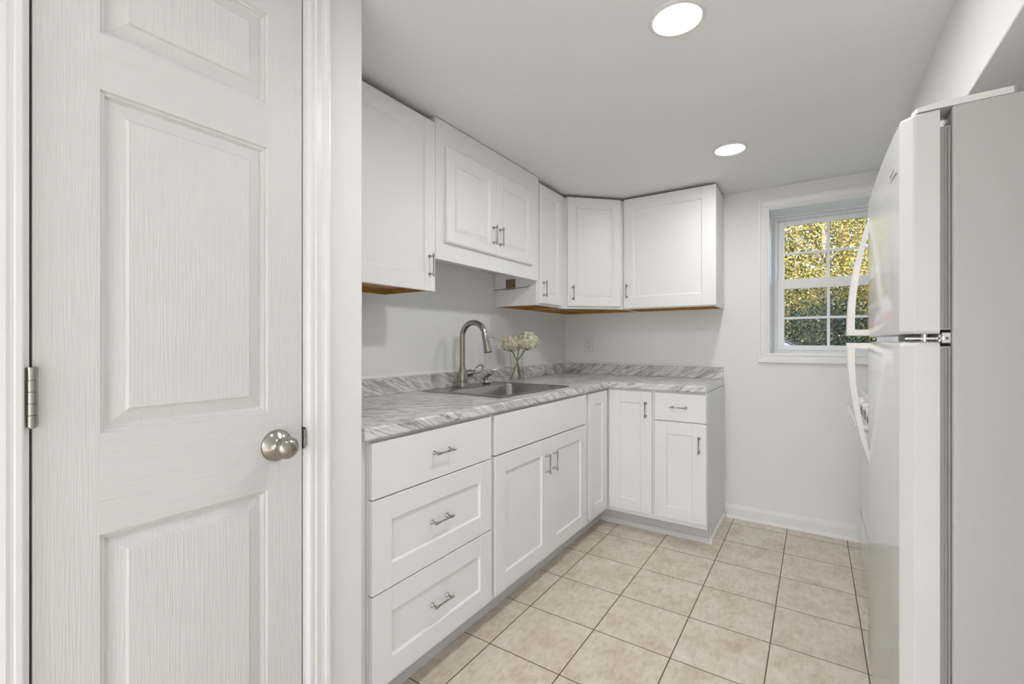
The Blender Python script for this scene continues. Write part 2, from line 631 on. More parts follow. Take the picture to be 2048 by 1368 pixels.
# far wall with the window opening
OX0, OX1, OZ0, OZ1 = -.247, .389, 1.095, 2.016
w = MB()
w.box(XL, OX0, YW, YO, 0, ZC)
w.box(OX1, XR, YW, YO, 0, ZC)
w.box(OX0, OX1, YW, YO, 0, OZ0)
w.box(OX0, OX1, YW, YO, OZ1, ZC)
struct('wall_far', w, WALL)

# closet wall: piers either side of the door, header, and the return into the kitchen
DY0, DY1, DZ1 = 0.187, 0.669, 2.036     # rough opening between jambs
w = MB()
w.box(XDW - .11, XDW, YB, DY0 - .016, 0, ZC)
w.box(XDW - .11, XDW, DY1 + .016, YR, 0, ZC, ch=.004, seg=2)
w.box(XDW - .11, XDW, DY0 - .016, DY1 + .016, DZ1 + .016, ZC)
struct('wall_closet', w, WALL)
struct('wall_return', MB().box(XL, XDW - .11, YR - .11, YR, 0, ZC), WALL)

# dropped soffit above the refrigerator
struct('wall_soffit', MB().box(.3375, XR, 1.02, YW, 1.826, ZC, ch=.002).box(.3375, .40, YB, 1.02, 1.826, ZC, ch=.002), WALL)

# closet door jamb (structure trim)
j = MB()
j.box(XDW - .11, XDW, DY0 - .016, DY0, 0, DZ1 + .016, ch=.001)
j.box(XDW - .11, XDW, DY1, DY1 + .016, 0, DZ1 + .016, ch=.001)
j.box(XDW - .11, XDW, DY0, DY1, DZ1, DZ1 + .016)
# stops
j.box(XDW - .06, XDW - .042, DY0, DY0 + .010, 0, DZ1)
j.box(XDW - .06, XDW - .042, DY1 - .010, DY1, 0, DZ1)
struct('trim_1', j, TRIM)

CAS = [(0.000, 0.000), (0.000, 0.010), (0.003, 0.013), (0.010, 0.0135), (0.012, 0.0115), (0.016, 0.0115), (0.021, 0.0145),
       (0.027, 0.0135), (0.036, 0.012), (0.044, 0.0135), (0.047, 0.016), (0.053, 0.0175), (0.059, 0.017), (0.062, 0.013), (0.062, 0.000)]


def casing_v(name, y_in, sgn):
    pts = [(XDW + d, y_in + sgn * t, 0) for t, d in CAS]
    struct(name, MB().extrude(pts, (0, 0, DZ1 + .07)), TRIM)


casing_v('trim_2', DY1 + .0075, 1)
casing_v('trim_3', DY0 - .0075, -1)
struct('trim_4', MB().extrude([(XDW + d, DY0 - .0695, DZ1 + .07 + .0 + t) for t, d in CAS], (0, DY1 - DY0 + .139, 0)), TRIM)

# closet door: moulded three panel slab
d1 = thing('door_1', 'white wood grained closet door with three raised panels', 'door', (XDW, 0.19, 0.0))
d1['kind'] = 'structure'
FD = Fr((XDW, 0, 0), (0, 1, 0), (1, 0, 0))
UY = [.1905, .276, .579, .6645]
ZP = [(.205, .821), (1.003, 1.626), (1.728, 1.941)]
zc = [.008, .205, .821, 1.003, 1.626, 1.728, 1.941, 2.031]
w = MB()
for a, b in ((0, 1), (2, 3)):
    w.face([FD(UY[a], zc[0], 0), FD(UY[b], zc[0], 0), FD(UY[b], zc[-1], 0), FD(UY[a], zc[-1], 0)], 0)
for k in (0, 2, 4, 6):
    w.face([FD(UY[1], zc[k], 0), FD(UY[2], zc[k], 0), FD(UY[2], zc[k + 1], 0), FD(UY[1], zc[k + 1], 0)], 1)
# edges and back of the slab
T = -.035
w.face([FD(UY[0], zc[0], 0), FD(UY[0], zc[-1], 0), FD(UY[0], zc[-1], T), FD(UY[0], zc[0], T)])
w.face([FD(UY[3], zc[0], 0), FD(UY[3], zc[-1], 0), FD(UY[3], zc[-1], T), FD(UY[3], zc[0], T)])
w.face([FD(UY[0], zc[-1], 0), FD(UY[3], zc[-1], 0), FD(UY[3], zc[-1], T), FD(UY[0], zc[-1], T)])
w.face([FD(UY[0], zc[0], 0), FD(UY[3], zc[0], 0), FD(UY[3], zc[0], T), FD(UY[0], zc[0], T)])
w.face([FD(UY[0], zc[0], T), FD(UY[3], zc[0], T), FD(UY[3], zc[-1], T), FD(UY[0], zc[-1], T)])
slab = w.build('door_slab', [DGV, DGH], d1, recalc=False)
PRF = [(0, 0), (.0020, -.0045), (.0050, -.0050), (.0070, -.0050), (.0090, -.0095), (.0120, -.0120), (.0150, -.0120), (.0385, -.0050), (.0420, -.0010)]
for (z0, z1) in ZP:
    w = MB()
    w.rings(FD, UY[1], UY[2], z0, z1, PRF, back=False)
    w.build('raised_panel', DGV, d1, recalc=False)

# door knob, hinge
KY, KZ = .600, .922
k = MB()
k.lathe([(.0, 0), (.0375, 0), (.0375, .002), (.035, .006), (.024, .013), (.0165, .018), (.0135, .022), (.0135, .026)], (XDW, KY, KZ), (1, 0, 0), 40)
rose = k.build('rosette', NICKEL, d1)
k = MB()
k.lathe([(.0125, .024), (.0135, .027), (.019, .031), (.0245, .038), (.0262, .045), (.0255, .052), (.0215, .059), (.013, .0655), (.004, .068), (0, .0682)], (XDW, KY, KZ), (1, 0, 0), 40)
k.build('door_knob', NICKEL, d1)
k = MB()
HX, HY = XDW + .0065, .1890
for i in range(5):
    z0 = 1.030 + i * .0192
    k.lathe([(.0068, 0), (.0072, .0003), (.0072, .0184), (.0068, .0187)], (HX, HY, z0), (0, 0, 1), 24)
k.lathe([(.0045, 0), (.0045, .100)], (HX, HY, 1.028), (0, 0, 1), 16)
k.lathe([(.0078, .0972), (.0078, .0995), (.0045, .1005)], (HX, HY, 1.028), (0, 0, 1), 16)
k.box(XDW - .030, XDW + .002, HY - .0012, HY + .0012, 1.030, 1.126)
k.build('hinge', NICKEL, d1)
# strike plate with curved lip, on the jamb
k = MB()
lip = []
for i in range(13):
    t = -1 + 2 * i / 12
    lip.append((.928 + t * .027, .0085 * math.sqrt(max(0, 1 - t * t)) + .0005))
k.loops([[(XDW + .0006, DY1 + .0012, z) for z, y in lip], [(XDW + .0030, DY1 + .0012 + y * .5, z) for z, y in lip], [(XDW + .0025, DY1 + .0012 + y, z) for z, y in lip]], close=False, smooth=True)
k.box(XDW - .032, XDW + .0006, DY1 - .0004, DY1 + .0012, .901, .955)
sp_ = k.build('strike_plate', NICKEL, bpy.data.objects['trim_1'], recalc=True)
k = MB().box(XDW - .028, XDW + .0002, DY1 - .0042, DY1 - .0005, .9035, .9525)
k.build('latch_recess', DARK, bpy.data.objects['trim_1'])

# baseboard on the far wall with cap moulding and shoe
bb = [(0, 0), (.012, 0), (.012, .062), (.0095, .068), (.0095, .072), (.007, .076), (.0055, .084), (.003, .087), (0, .087)]
struct('baseboard_far', MB().extrude([(-.507, YW - a, b) for a, b in bb], (XR + .507, 0, 0)), TRIM)
qr = [(0, 0)] + [(.014 * math.cos(t * PI / 12), .017 * math.sin(t * PI / 12)) for t in range(7)]
struct('trim_5', MB().extrude([(-.496, YW - .012 - a, b) for a, b in qr], (XR + .496, 0, 0)), TRIM)

# ---------------------------------------------------------------- window
win = thing('window_1', 'white double hung window with four small panes per sash', 'window', (.071, YO, OZ0))
win['kind'] = 'structure'
FW = Fr((0, YO, 0), (1, 0, 0), (0, -1, 0))
w = MB()
w.rings(FW, OX0, OX1, OZ0, OZ1, [(0, .0), (0, .062), (.012, .062), (.012, .050), (.020, .050), (.020, .056), (.032, .056), (.032, .0), (0, 0)], fill=False, back=False)
w.fbox(FW, OX0 + .0325, OX0 + .0365, 1.60, 1.982, .020, .049)
w.build('window_frame', SASH, win)


def sash(name, z0, z1, b0, t1, w0, w1, mz):
    s = MB()
    x0, x1 = OX0 + .032, OX1 - .032
    g0, g1 = x0 + .041, x1 - .041
    s.fbox(FW, x0, g0, z0, z1, w0, w1, ch=.002)
    s.fbox(FW, g1, x1, z0, z1, w0, w1, ch=.002)
    s.fbox(FW, g0, g1, z0, b0, w0, w1, ch=.002)
    s.fbox(FW, g0, g1, t1, z1, w0, w1, ch=.002)
    o = s.build(name, SASH, win)
    wm = (w0 + w1) / 2
    m = MB()
    m.fbox(FW, .063, .079, b0, t1, wm - .006, wm + .006, ch=.002)
    m.build('muntin', SASH, o)
    m = MB()
    m.fbox(FW, g0, g1, mz - .008, mz + .008, wm - .0055, wm + .0055, ch=.002)
    m.build('muntin', SASH, o)
    m = MB()
    m.fbox(FW, g0, g1, b0, t1, wm - .0015, wm + .0015)
    m.build('pane', PANE, o)


sash('upper_sash', 1.545, 1.984, 1.585, 1.950, .006, .026, 1.762)
sash('lower_sash', 1.112, 1.588, 1.146, 1.523, .028, .048, 1.329)
scr, nt_, p_ = new_mat('insect_screen')
p_.inputs['Base Color'].default_value = (.03, .03, .03, 1)
p_.inputs['Alpha'].default_value = 0.25
MB().fbox(FW, OX0 + .0325, OX1 - .0325, 1.113, 1.566, .0010, .0018).build('insect_screen', scr, win)
# interior casing (picture framed)
FI = Fr((0, YW, 0), (1, 0, 0), (0, -1, 0))
w = MB()
w.rings(FI, OX0 - .061, OX1 + .061, OZ0 - .058, OZ1 + .066, [(0, 0), (0, .016), (.003, .018), (.012, .018), (.016, .014), (.030, .012), (.042, .010), (.046, .013), (.052, .013), (.055, .009), (.0605, .009), (.0605, 0), (0, 0)], fill=False, back=False)
struct('trim_6', w, TRIM)

# unseen glazed patio door, added behind the camera for fill daylight
pd = thing('added_patio_door', 'white framed glazed patio door added behind the camera for fill daylight', 'door', ((PX0 + PX1) / 2, YB - .06, 0))
pd['kind'] = 'structure'
FP = Fr((0, YB - .08, 0), (1, 0, 0), (0, -1, 0))
w = MB()
for a, b_ in ((PX0, -.32), (-.32, PX1)):
    w.fbox(FP, a, a + .07, 0, PZ1, -.02, .02)
    w.fbox(FP, b_ - .07, b_, 0, PZ1, -.02, .02)
    w.fbox(FP, a + .07, b_ - .07, 0, .10, -.02, .02)
    w.fbox(FP, a + .07, b_ - .07, PZ1 - .08, PZ1, -.02, .02)
w.build('door_frame', SASH, pd)
for a, b_ in ((PX0, -.32), (-.32, PX1)):
    MB().fbox(FP, a + .07, b_ - .07, .10, PZ1 - .08, -.002, .002).build('pane', PANE, pd)
struct('patio', MB().box(-25, 25, -30, YB - .121, -.3, -.03), simple('added_paving', (0.55, 0.53, 0.50), 0.8, var=0.1))  # unseen paving added outside the fill daylight door

# ---------------------------------------------------------------- recessed ceiling lights
lamp_labels = ['large looking round recessed ceiling light nearest the camera over the floor aisle',
               'round recessed ceiling light farther back, nearer the window']
LX = [(-.353, 1.445), (-.365, 2.575), (-.353, .380)]
lamp_labels += ['recessed ceiling light above the camera and closet door, outside the picture']
for i, (x, y) in enumerate(LX):
    t = thing('recessed_light', lamp_labels[i], 'ceiling light', (x, y, ZC), 'recessed ceiling lights')
    k = MB()
    prof = [(.066, -.001), (.067, -.004), (.072, -.0065), (.080, -.0055), (.0835, -.002), (.084, 0)]
    k.loops([[(x + r * math.cos(2 * PI * q / 48), y + r * math.sin(2 * PI * q / 48), ZC + h) for q in range(48)] for r, h in prof], smooth=True)
    k.build('trim_ring', WHITE_PL, t)
    k = MB().lathe([(0, -.003), (.0655, -.003), (.0658, -.001), (0, -.0008)], (x, y, ZC), (0, 0, 1), 48, cap=False)
    k.build('diffuser', (LAMPM, LAMPM_FAR, LAMPM_DIM)[i], t)

# ---------------------------------------------------------------- cabinet pull (one mesh shared by all)
def pull_mesh():
    b = MB()
    for s in (-.038, .038):
        b.lathe([(0, 0), (.0078, 0), (.0078, .0015), (.0055, .004), (.0036, .008), (.0032, .016), (.0042, .019), (.0042, .021)], (0, 0, s), (0, 1, 0), 18)
    prof = [(.0002, -.0500), (.0034, -.0490), (.0046, -.0470), (.0040, -.0450), (.0026, -.0440), (.0048, -.0420), (.0050, -.0345), (.0030, -.0335), (.0044, -.0320), (.0044, -.0305), (.0032, -.0295)]
    prof = prof + [(r, -h) for r, h in reversed(prof)]
    b.lathe(prof, (0, .024, 0), (0, 0, 1), 16)
    bmesh.ops.recalc_face_normals(b.bm, faces=b.bm.faces[:])
    me = bpy.data.meshes.new('pull')
    b.bm.to_mesh(me); b.bm.free()
    me.materials.append(POLISH)
    return me


PULL = pull_mesh()


def pull(parent, pos, out, along):
    """pos: world point on the door face midway between the two feet"""
    o = bpy.data.objects.new('pull_handle', PULL)
    COL.objects.link(o)
    Y = Vector(out).normalized(); Z = Vector(along).normalized(); X = Y.cross(Z)
    M = Matrix((X, Y, Z)).transposed().to_4x4()
    M.translation = Vector(pos) - WL[parent.name]
    o.parent = parent
    o.matrix_local = M
    return o


def shaker(fr, u0, u1, v0, v1, w0, stile=.067, rail=.067, th=.019, rt=None, rb=None, sl=None, sr=None):
    b = MB()
    rt = rt or rail; rb = rb or rail; sl = sl or stile; sr = sr or stile
    w1 = w0 + th
    b.fbox(fr, u0, u0 + sl, v0, v1, w0, w1, ch=.0011)
    b.fbox(fr, u1 - sr, u1, v0, v1, w0, w1, ch=.0011)
    b.fbox(fr, u0 + sl, u1 - sr, v0, v0 + rb, w0, w1 - .0002, ch=.0013)
    b.fbox(fr, u0 + sl, u1 - sr, v1 - rt, v1, w0, w1 - .0002, ch=.0013)
    # recessed panel with a small slope around it
    b.rings(fr, u0 + sl - .001, u1 - sr + .001, v0 + rb - .001, v1 - rt + .001, [(0, w0 + .002), (0, w1 - .0022), (.0050, w1 - .0090)], back=True)
    return b


def flatfront(fr, u0, u1, v0, v1, w0, th=.019):
    return MB().fbox(fr, u0, u1, v0, v1, w0, w0 + th, ch=.0025, seg=2)


def raised(fr, u0, u1, v0, v1, w0, th=.019, fw=.052):
    w1 = w0 + th
    b = MB()
    b.rings(fr, u0, u1, v0, v1, [(0, w0), (0, w1 - .006), (.002, w1 - .003), (.007, w1), (fw, w1), (fw + .002, w1 - .001), (fw + .013, w1 - .0095), (fw + .016, w1 - .0100),
                                 (fw + .0175, w1 - .0070), (fw + .021, w1 - .0068), (fw + .0225, w1 - .0100), (fw + .026, w1 - .0070)], back=True)
    return b


# ---------------------------------------------------------------- base cabinets
FL = Fr((0, 0, 0), (0, 1, 0), (1, 0, 0))       # left run: u = y, w = x
FF = Fr((0, 0, 0), (1, 0, 0), (0, -1, 0))      # far run: u = x, w = -y
XB, XD = -1.109, -1.090                        # carcass front and door front, left run
YBx, YD = 2.764, 2.745                         # the same for the far run
BT = .878                                      # carcass top
XK, YK = -1.190, 2.842                         # toe kick boards

# three drawer base
c = thing('drawer_cabinet', 'white three drawer base cabinet at the left end under the counter', 'cabinet', (-1.4, 1.196, 0))
MB().box(-1.700, XB, .889, 1.505, .105, BT).build('carcass', CAB, c)
MB().box(-1.30, XB - .001, .852, .888, .0, BT).build('filler_strip', CAB, c)
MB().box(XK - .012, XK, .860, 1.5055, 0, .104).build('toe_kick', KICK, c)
drw = flatfront(FL, .897, 1.495, .699, .868, XB).build('drawer', CAB, c)
pull(drw, (XD, 1.198, .7885), (1, 0, 0), (0, 1, 0))
drw = shaker(FL, .897, 1.495, .4135, .695, XB, stile=.075, rt=.073, rb=.072).build('drawer', CAB, c)
pull(drw, (XD - .0075, 1.196, .5505), (1, 0, 0), (0, 1, 0))
drw = shaker(FL, .897, 1.495, .127, .4095, XB, stile=.075, rt=.073, rb=.070).build('drawer', CAB, c)
pull(drw, (XD - .0075, 1.196, .2645), (1, 0, 0), (0, 1, 0))

# sink base
c = thing('sink_cabinet', 'white sink base cabinet with false drawer front above two doors', 'cabinet', (-1.4, 1.96, 0))
w = MB()
w.box(-1.700, XB, 1.506, 1.524, .105, BT)
w.box(-1.700, XB, 2.402, 2.420, .105, BT)
w.box(-1.700, XB, 1.524, 2.402, .105, .123)
w.box(-1.700, -1.694, 1.524, 2.402, .123, BT)
w.box(XB - .018, XB, 1.524, 2.402, .69, BT)
w.box(XB - .018, XB, 1.955, 1.990, .123, .69)
w.build('carcass', CAB, c)
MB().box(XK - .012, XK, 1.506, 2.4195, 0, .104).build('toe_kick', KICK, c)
flatfront(FL, 1.519, 2.411, .703, .868, XB).build('false_drawer_front', CAB, c)
dr = shaker(FL, 1.519, 1.9755, .127, .697, XB, stile=.074, rt=.075, rb=.070, sr=.071).build('door', CAB, c)
pull(dr, (XD, 1.941, .579), (1, 0, 0), (0, 0, 1))
dr = shaker(FL, 1.9785, 2.411, .127, .697, XB, stile=.074, rt=.070, rb=.068, sl=.073, sr=.071).build('door', CAB, c)
pull(dr, (XD, 2.016, .579), (1, 0, 0), (0, 0, 1))

# corner base (two doors meeting at the inside corner)
c = thing('corner_cabinet', 'white corner base cabinet with two narrow doors meeting at right angles', 'cabinet', (-1.4, 3.05, 0))
MB().prism([(-1.700, 2.421), (XB, 2.421), (XB, YBx), (-.806, YBx), (-.806, 3.350), (-1.700, 3.350)], .105, BT).build('carcass', CAB, c)
w = MB()
w.prism([(XK - .012, 2.421), (XK, 2.421), (XK, YK), (-.806, YK), (-.806, YK + .012), (XK - .012, YK + .012)], 0, .104)
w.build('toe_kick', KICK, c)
shaker(FL, 2.462, 2.7215, .135, .866, XB, stile=.070, rail=.066, sr=.068).build('door', CAB, c)
dr = shaker(FF, -1.0865, -.816, .132, .869, -YBx, stile=.070, rail=.071).build('door', CAB, c)
pull(dr, (-.852, YD, .7605), (0, -1, 0), (0, 0, 1))

# end base
c = thing('end_cabinet', 'white base cabinet with one drawer over one door at the counter end', 'cabinet', (-.66, 3.05, 0))
MB().box(-.805, -.513, YBx, 3.350, .105, BT).build('carcass', CAB, c)
MB().box(-.805, -.515, YK, YK + .012, 0, .104).build('toe_kick', KICK, c)
w = MB()
w.loops([[(x, y, z) for (y, z) in ((YBx, .104), (YK + .0005, .104), (YK + .0005, 0), (3.349, 0), (3.349, BT), (YBx, BT))] for x in (-.5128, -.5085)], cap0=True, cap1=True)
w.build('end_panel', CAB, c)
drw = flatfront(FF, -.799, -.511, .707, .869, -YBx).build('drawer', CAB, c)
pull(drw, (-.658, YD, .789), (0, -1, 0), (1, 0, 0))
dr = shaker(FF, -.799, -.511, .134, .703, -YBx, stile=.069, rt=.073, rb=.071, sr=.075).build('door', CAB, c)
pull(dr, (-.549, YD, .583), (0, -1, 0), (0, 0, 1))

# shoe mouldings along the toe kicks and the end panel
qs = [(0, 0)] + [(.011 * math.cos(t * PI / 12), .030 * math.sin(t * PI / 12)) for t in range(7)]
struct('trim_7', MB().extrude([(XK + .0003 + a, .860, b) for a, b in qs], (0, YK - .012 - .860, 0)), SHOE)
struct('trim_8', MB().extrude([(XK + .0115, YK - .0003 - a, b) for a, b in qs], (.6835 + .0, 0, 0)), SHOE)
struct('trim_9', MB().extrude([(-.5083 + a, YK - .0115, b) for a, b in qs], (0, YW - .012 - .015 - YK + .0115, 0)), TRIM)

# ---------------------------------------------------------------- countertop
ct = thing('countertop', 'L shaped grey and white marble look laminate countertop', 'countertop', (-1.39, 2.1, .88))
CTB, CTT = .881, .919
xs = [XL + .001, -1.640, -1.170, -1.080, -.515]
ys = [.862, 1.690, 2.290, 2.735, YW - .001]
w = MB()
bm = w.bm
gv = {}
for i, x in enumerate(xs):
    for j_, y in enumerate(ys):
        gv[i, j_] = bm.verts.new((x, y, CTT))
for i in range(4):
    for j_ in range(4):
        if i == 3 and j_ < 3: continue
        if i == 1 and j_ == 1: continue
        bm.faces.new((gv[i, j_], gv[i + 1, j_], gv[i + 1, j_ + 1], gv[i, j_ + 1]))
for v in [v for v in bm.verts if not v.link_faces]:
    bm.verts.remove(v)
r = bmesh.ops.extrude_face_region(bm, geom=bm.faces[:])
for v in [g for g in r['geom'] if isinstance(g, bmesh.types.BMVert)]:
    v.co.z = CTB
bm.normal_update()
front = []
for e in bm.edges:
    a, b = e.verts[0].co, e.verts[1].co
    if abs(a.z - b.z) > 1e-4: continue
    onx = abs(a.x + 1.08) < 1e-4 and abs(b.x + 1.08) < 1e-4 and max(a.y, b.y) < 2.736
    ony = abs(a.y - 2.735) < 1e-4 and abs(b.y - 2.735) < 1e-4 and min(a.x, b.x) > -1.081
    if onx or ony:
        front.append(e)
bmesh.ops.bevel(bm, geom=front, offset=.008, segments=4, profile=0.5, affect='EDGES')
for f in bm.faces:
    f.smooth = False
w.build('counter_slab', MARBLE, ct)
MB().box(XL + .001, -1.688, .862, 3.342, CTT, .998, ch=.002).build('backsplash', MARBLE, ct)
MB().box(XL + .001, -.515, 3.342, YW - .001, CTT, .998, ch=.002).build('backsplash', MARBLE, ct)
MB().box(-.5148, -.5115, 2.7355, YW - .001, CTB, CTT - .0003, ch=.0008).build('end_cap', CAB, ct)
tag(bpy.data.objects['end_cap'], 'plain white laminate end cap')
# caulk strips over the splash
tr = [(0, 0), (.010, 0), (.011, .006), (.007, .014), (0, .017)]
struct('trim_10', MB().extrude([(XL + a, .862, .9985 + b) for a, b in tr], (0, YW - .862, 0)), TRIM)
struct('trim_11', MB().extrude([(XL + .011, YW - a, .9985 + b) for a, b in tr], (-.515 - XL - .011, 0, 0)), TRIM)

# ---------------------------------------------------------------- sink
sk = thing('kitchen_sink', 'single bowl stainless steel drop in sink', 'sink', (-1.4, 1.99, CTT))
ZS = CTT + .0003
w = MB()
w.loops([rrect(-1.670, -1.138, 1.667, 2.313, .030, ZS), rrect(-1.669, -1.139, 1.668, 2.312, .030, ZS + .003), rrect(-1.665, -1.143, 1.672, 2.308, .028, ZS + .0045),
         rrect(-1.660, -1.150, 1.679, 2.301, .028, ZS + .0028), rrect(-1.553, -1.186, 1.714, 2.284, .060, ZS + .0028), rrect(-1.549, -1.190, 1.718, 2.280, .058, ZS + .0035), rrect(-1.545, -1.194, 1.722, 2.276, .056, ZS + .0015)], smooth=False)
w.build('rim', STEEL, sk)
w = MB()
w.loops([rrect(-1.545, -1.194, 1.722, 2.276, .056, ZS + .0015), rrect(-1.542, -1.197, 1.725, 2.273, .055, ZS - .008), rrect(-1.534, -1.205, 1.733, 2.265, .052, ZS - .135),
         rrect(-1.524, -1.215, 1.743, 2.255, .046, ZS - .158), rrect(-1.500, -1.239, 1.767, 2.231, .040, ZS - .168), rrect(-1.420, -1.320, 1.95, 2.05, .045, ZS - .172)], smooth=True, cap1=True)
w.build('bowl', STEEL, sk)
MB().lathe([(.042, .0), (.044, .003), (.036, .004), (.030, .0005), (0, .0005)], (-1.37, 2.0, ZS - .1718), (0, 0, 1), 28, cap=False).build('drain', CHROME, sk)

# ---------------------------------------------------------------- gooseneck faucet
FX, FY, FZ = -1.622, 1.949, ZS + .003
f = thing('kitchen_faucet', 'brushed nickel gooseneck pull down faucet at the back of the sink', 'faucet', (FX, FY, FZ))
MB().lathe([(0, 0), (.0295, 0), (.0300, .003), (.0285, .006), (.0292, .03), (.0295, .050), (.0270, .072), (.0215, .092), (.0180, .106), (.0172, .112), (0, .112)], (FX, FY, FZ), (0, 0, 1), 32, cap=False).build('faucet_body', NICKEL, f)
R = .077
top = arc((FX + R, FY, 1.197), R, PI, PI * .06, 22, (1, 0, 0), (0, 0, 1))
pts = [(FX, FY, FZ + .108), (FX, FY, 1.10), (FX, FY, 1.17)] + top
MB().tube(pts, .0152, 20).build('spout', NICKEL, f)
e0 = Vector(top[-1]); ed = (Vector(top[-1]) - Vector(top[-2])).normalized()
ed = (ed + Vector((.03, 0, -.2))).normalized()
hd = MB().lathe([(0, -.001), (.0160, -.001), (.0166, .002), (.0172, .03), (.0195, .065), (.0225, .096), (.0228, .100), (.0200, .1015), (.0185, .098), (0, .097)], e0, ed, 28, cap=False).build('spray_head', NICKEL, f)
MB().lathe([(0, .0972), (.0182, .0972), (.0182, .0985), (0, .0985)], e0, ed, 24, cap=False).build('spray_nozzle', DARK, hd)
MB().lathe([(.0005, .0), (.0035, .0005), (.0035, .003), (.0005, .0035)], e0 + ed * .040 + Vector((.010, .0145, 0)), (.5, .8, .1), 12).build('spray_button', DARK, hd)
lv = MB().lathe([(0, .015), (.0200, .018), (.0205, .050), (.0190, .053), (.0198, .056), (.0170, .070), (.0105, .082), (.0070, .088), (0, .089)], (FX, FY, .990), (.15, .96, .10), 24, cap=False).build('handle_hub', NICKEL, f)
lp_c = Vector((FX + .014, FY + .125, 1.012))
ly = Vector((.12, .90, .38)).normalized(); lz = Vector((0, -.38, .90)).normalized()
ring = []
for i in range(28):
    t = 2 * PI * i / 28
    u = -math.cos(t) * .040
    vv = math.sin(t) * .0185 * (1 - .35 * math.cos(t)) * (0.72 - .28 * math.cos(t) * 0 + .28)
    ring.append(lp_c + ly * u + lz * (vv * (1.0 if u > -.02 else .75)))
MB().tube(ring, .0050, 10, closed=True).build('lever_loop', NICKEL, f)

# ---------------------------------------------------------------- small filter faucet
GX, GY = -1.628, 2.177
f = thing('filter_faucet', 'small chrome filtered water tap with thin hooked spout', 'faucet', (GX, GY, FZ))
MB().lathe([(0, 0), (.0230, 0), (.0230, .004), (.0215, .0055), (0, .0055)], (GX, GY, FZ), (0, 0, 1), 28, cap=False).build('base_gasket', DARK, f)
MB().lathe([(0, .0055), (.0165, .0055), (.0170, .010), (.0135, .016), (.0125, .022), (.0150, .026), (.0150, .030), (.0110, .034), (0, .035)], (GX, GY, FZ), (0, 0, 1), 28, cap=False).build('tap_base', CHROME, f)
av = Vector((.62, .30, .55)).normalized()
MB().lathe([(0, -.030), (.0105, -.028), (.0125, -.020), (.0125, .020), (.0150, .024), (.0150, .033), (.0120, .038), (0, .040)], Vector((GX + .002, GY, FZ + .044)), av, 24, cap=False).build('valve_body', CHROME, f)
hb = Vector((GX + .002, GY, FZ + .044)) + av * .036
MB().tube([hb + Vector((0, 0, .006)), hb + Vector((.010, .012, .014)), hb + Vector((.020, .026, .018)), hb + Vector((.026, .034, .018))], [.006, .0055, .0045, .0065], 12).build('tap_lever', CHROME, f)
MB().lathe([(0, 0), (.0085, .001), (.0095, .006), (.0080, .013), (.0045, .018), (0, .018)], (GX - .006, GY - .004, FZ + .052), (0, 0, 1), 18, cap=False).build('spout_collar', CHROME, f)
sp = [(GX - .006, GY - .004, FZ + .066), (GX - .006, GY - .004, 1.08), (GX - .004, GY - .003, 1.165)]
sp += arc((GX + .036, GY - .002, 1.165), .040, PI, .10 * PI, 14, (1, 0, 0), (0, 0, .85))
sp += [(GX + .083, GY, 1.150), (GX + .090, GY, 1.132)]
MB().tube(sp, .0036, 10).build('thin_spout', CHROME, f)
MB().lathe([(0, 0), (.0045, .001), (.0050, .006), (.0040, .010), (0, .011)], (GX + .0885, GY, 1.136), (.35, 0, -.94), 14, cap=False).build('spout_tip', CHROME, f)

# ---------------------------------------------------------------- vase and hydrangeas
VX, VY = -1.560, 2.402
VZ = CTT + .0003
vs = thing('glass_vase', 'clear glass vase half full of water on the counter by the sink', 'vase', (VX, VY, VZ))
pr_o = [(0, 0), (.046, 0), (.0495, .003), (.0480, .010), (.0435, .045), (.0405, .090), (.0405, .130), (.0430, .175), (.0465, .208)]
pr_i = [(.0450, .208), (.0412, .175), (.0388, .130), (.0388, .090), (.0417, .045), (.0455, .014), (.040, .010), (0, .0095)]
MB().lathe(pr_o + pr_i, (VX, VY, VZ), (0, 0, 1), 40, cap=False).build('vase_body', VGLASS, vs, weld=True)
MB().lathe([(0, .0099), (.0398, .0103), (.0452, .0142), (.0413, .045), (.0384, .090), (.0384, .130), (.0398, .155), (0, .1552)], (VX, VY, VZ), (0, 0, 1), 40, cap=False).build('water', WATER, vs, weld=True)

rnd = random.Random(4)


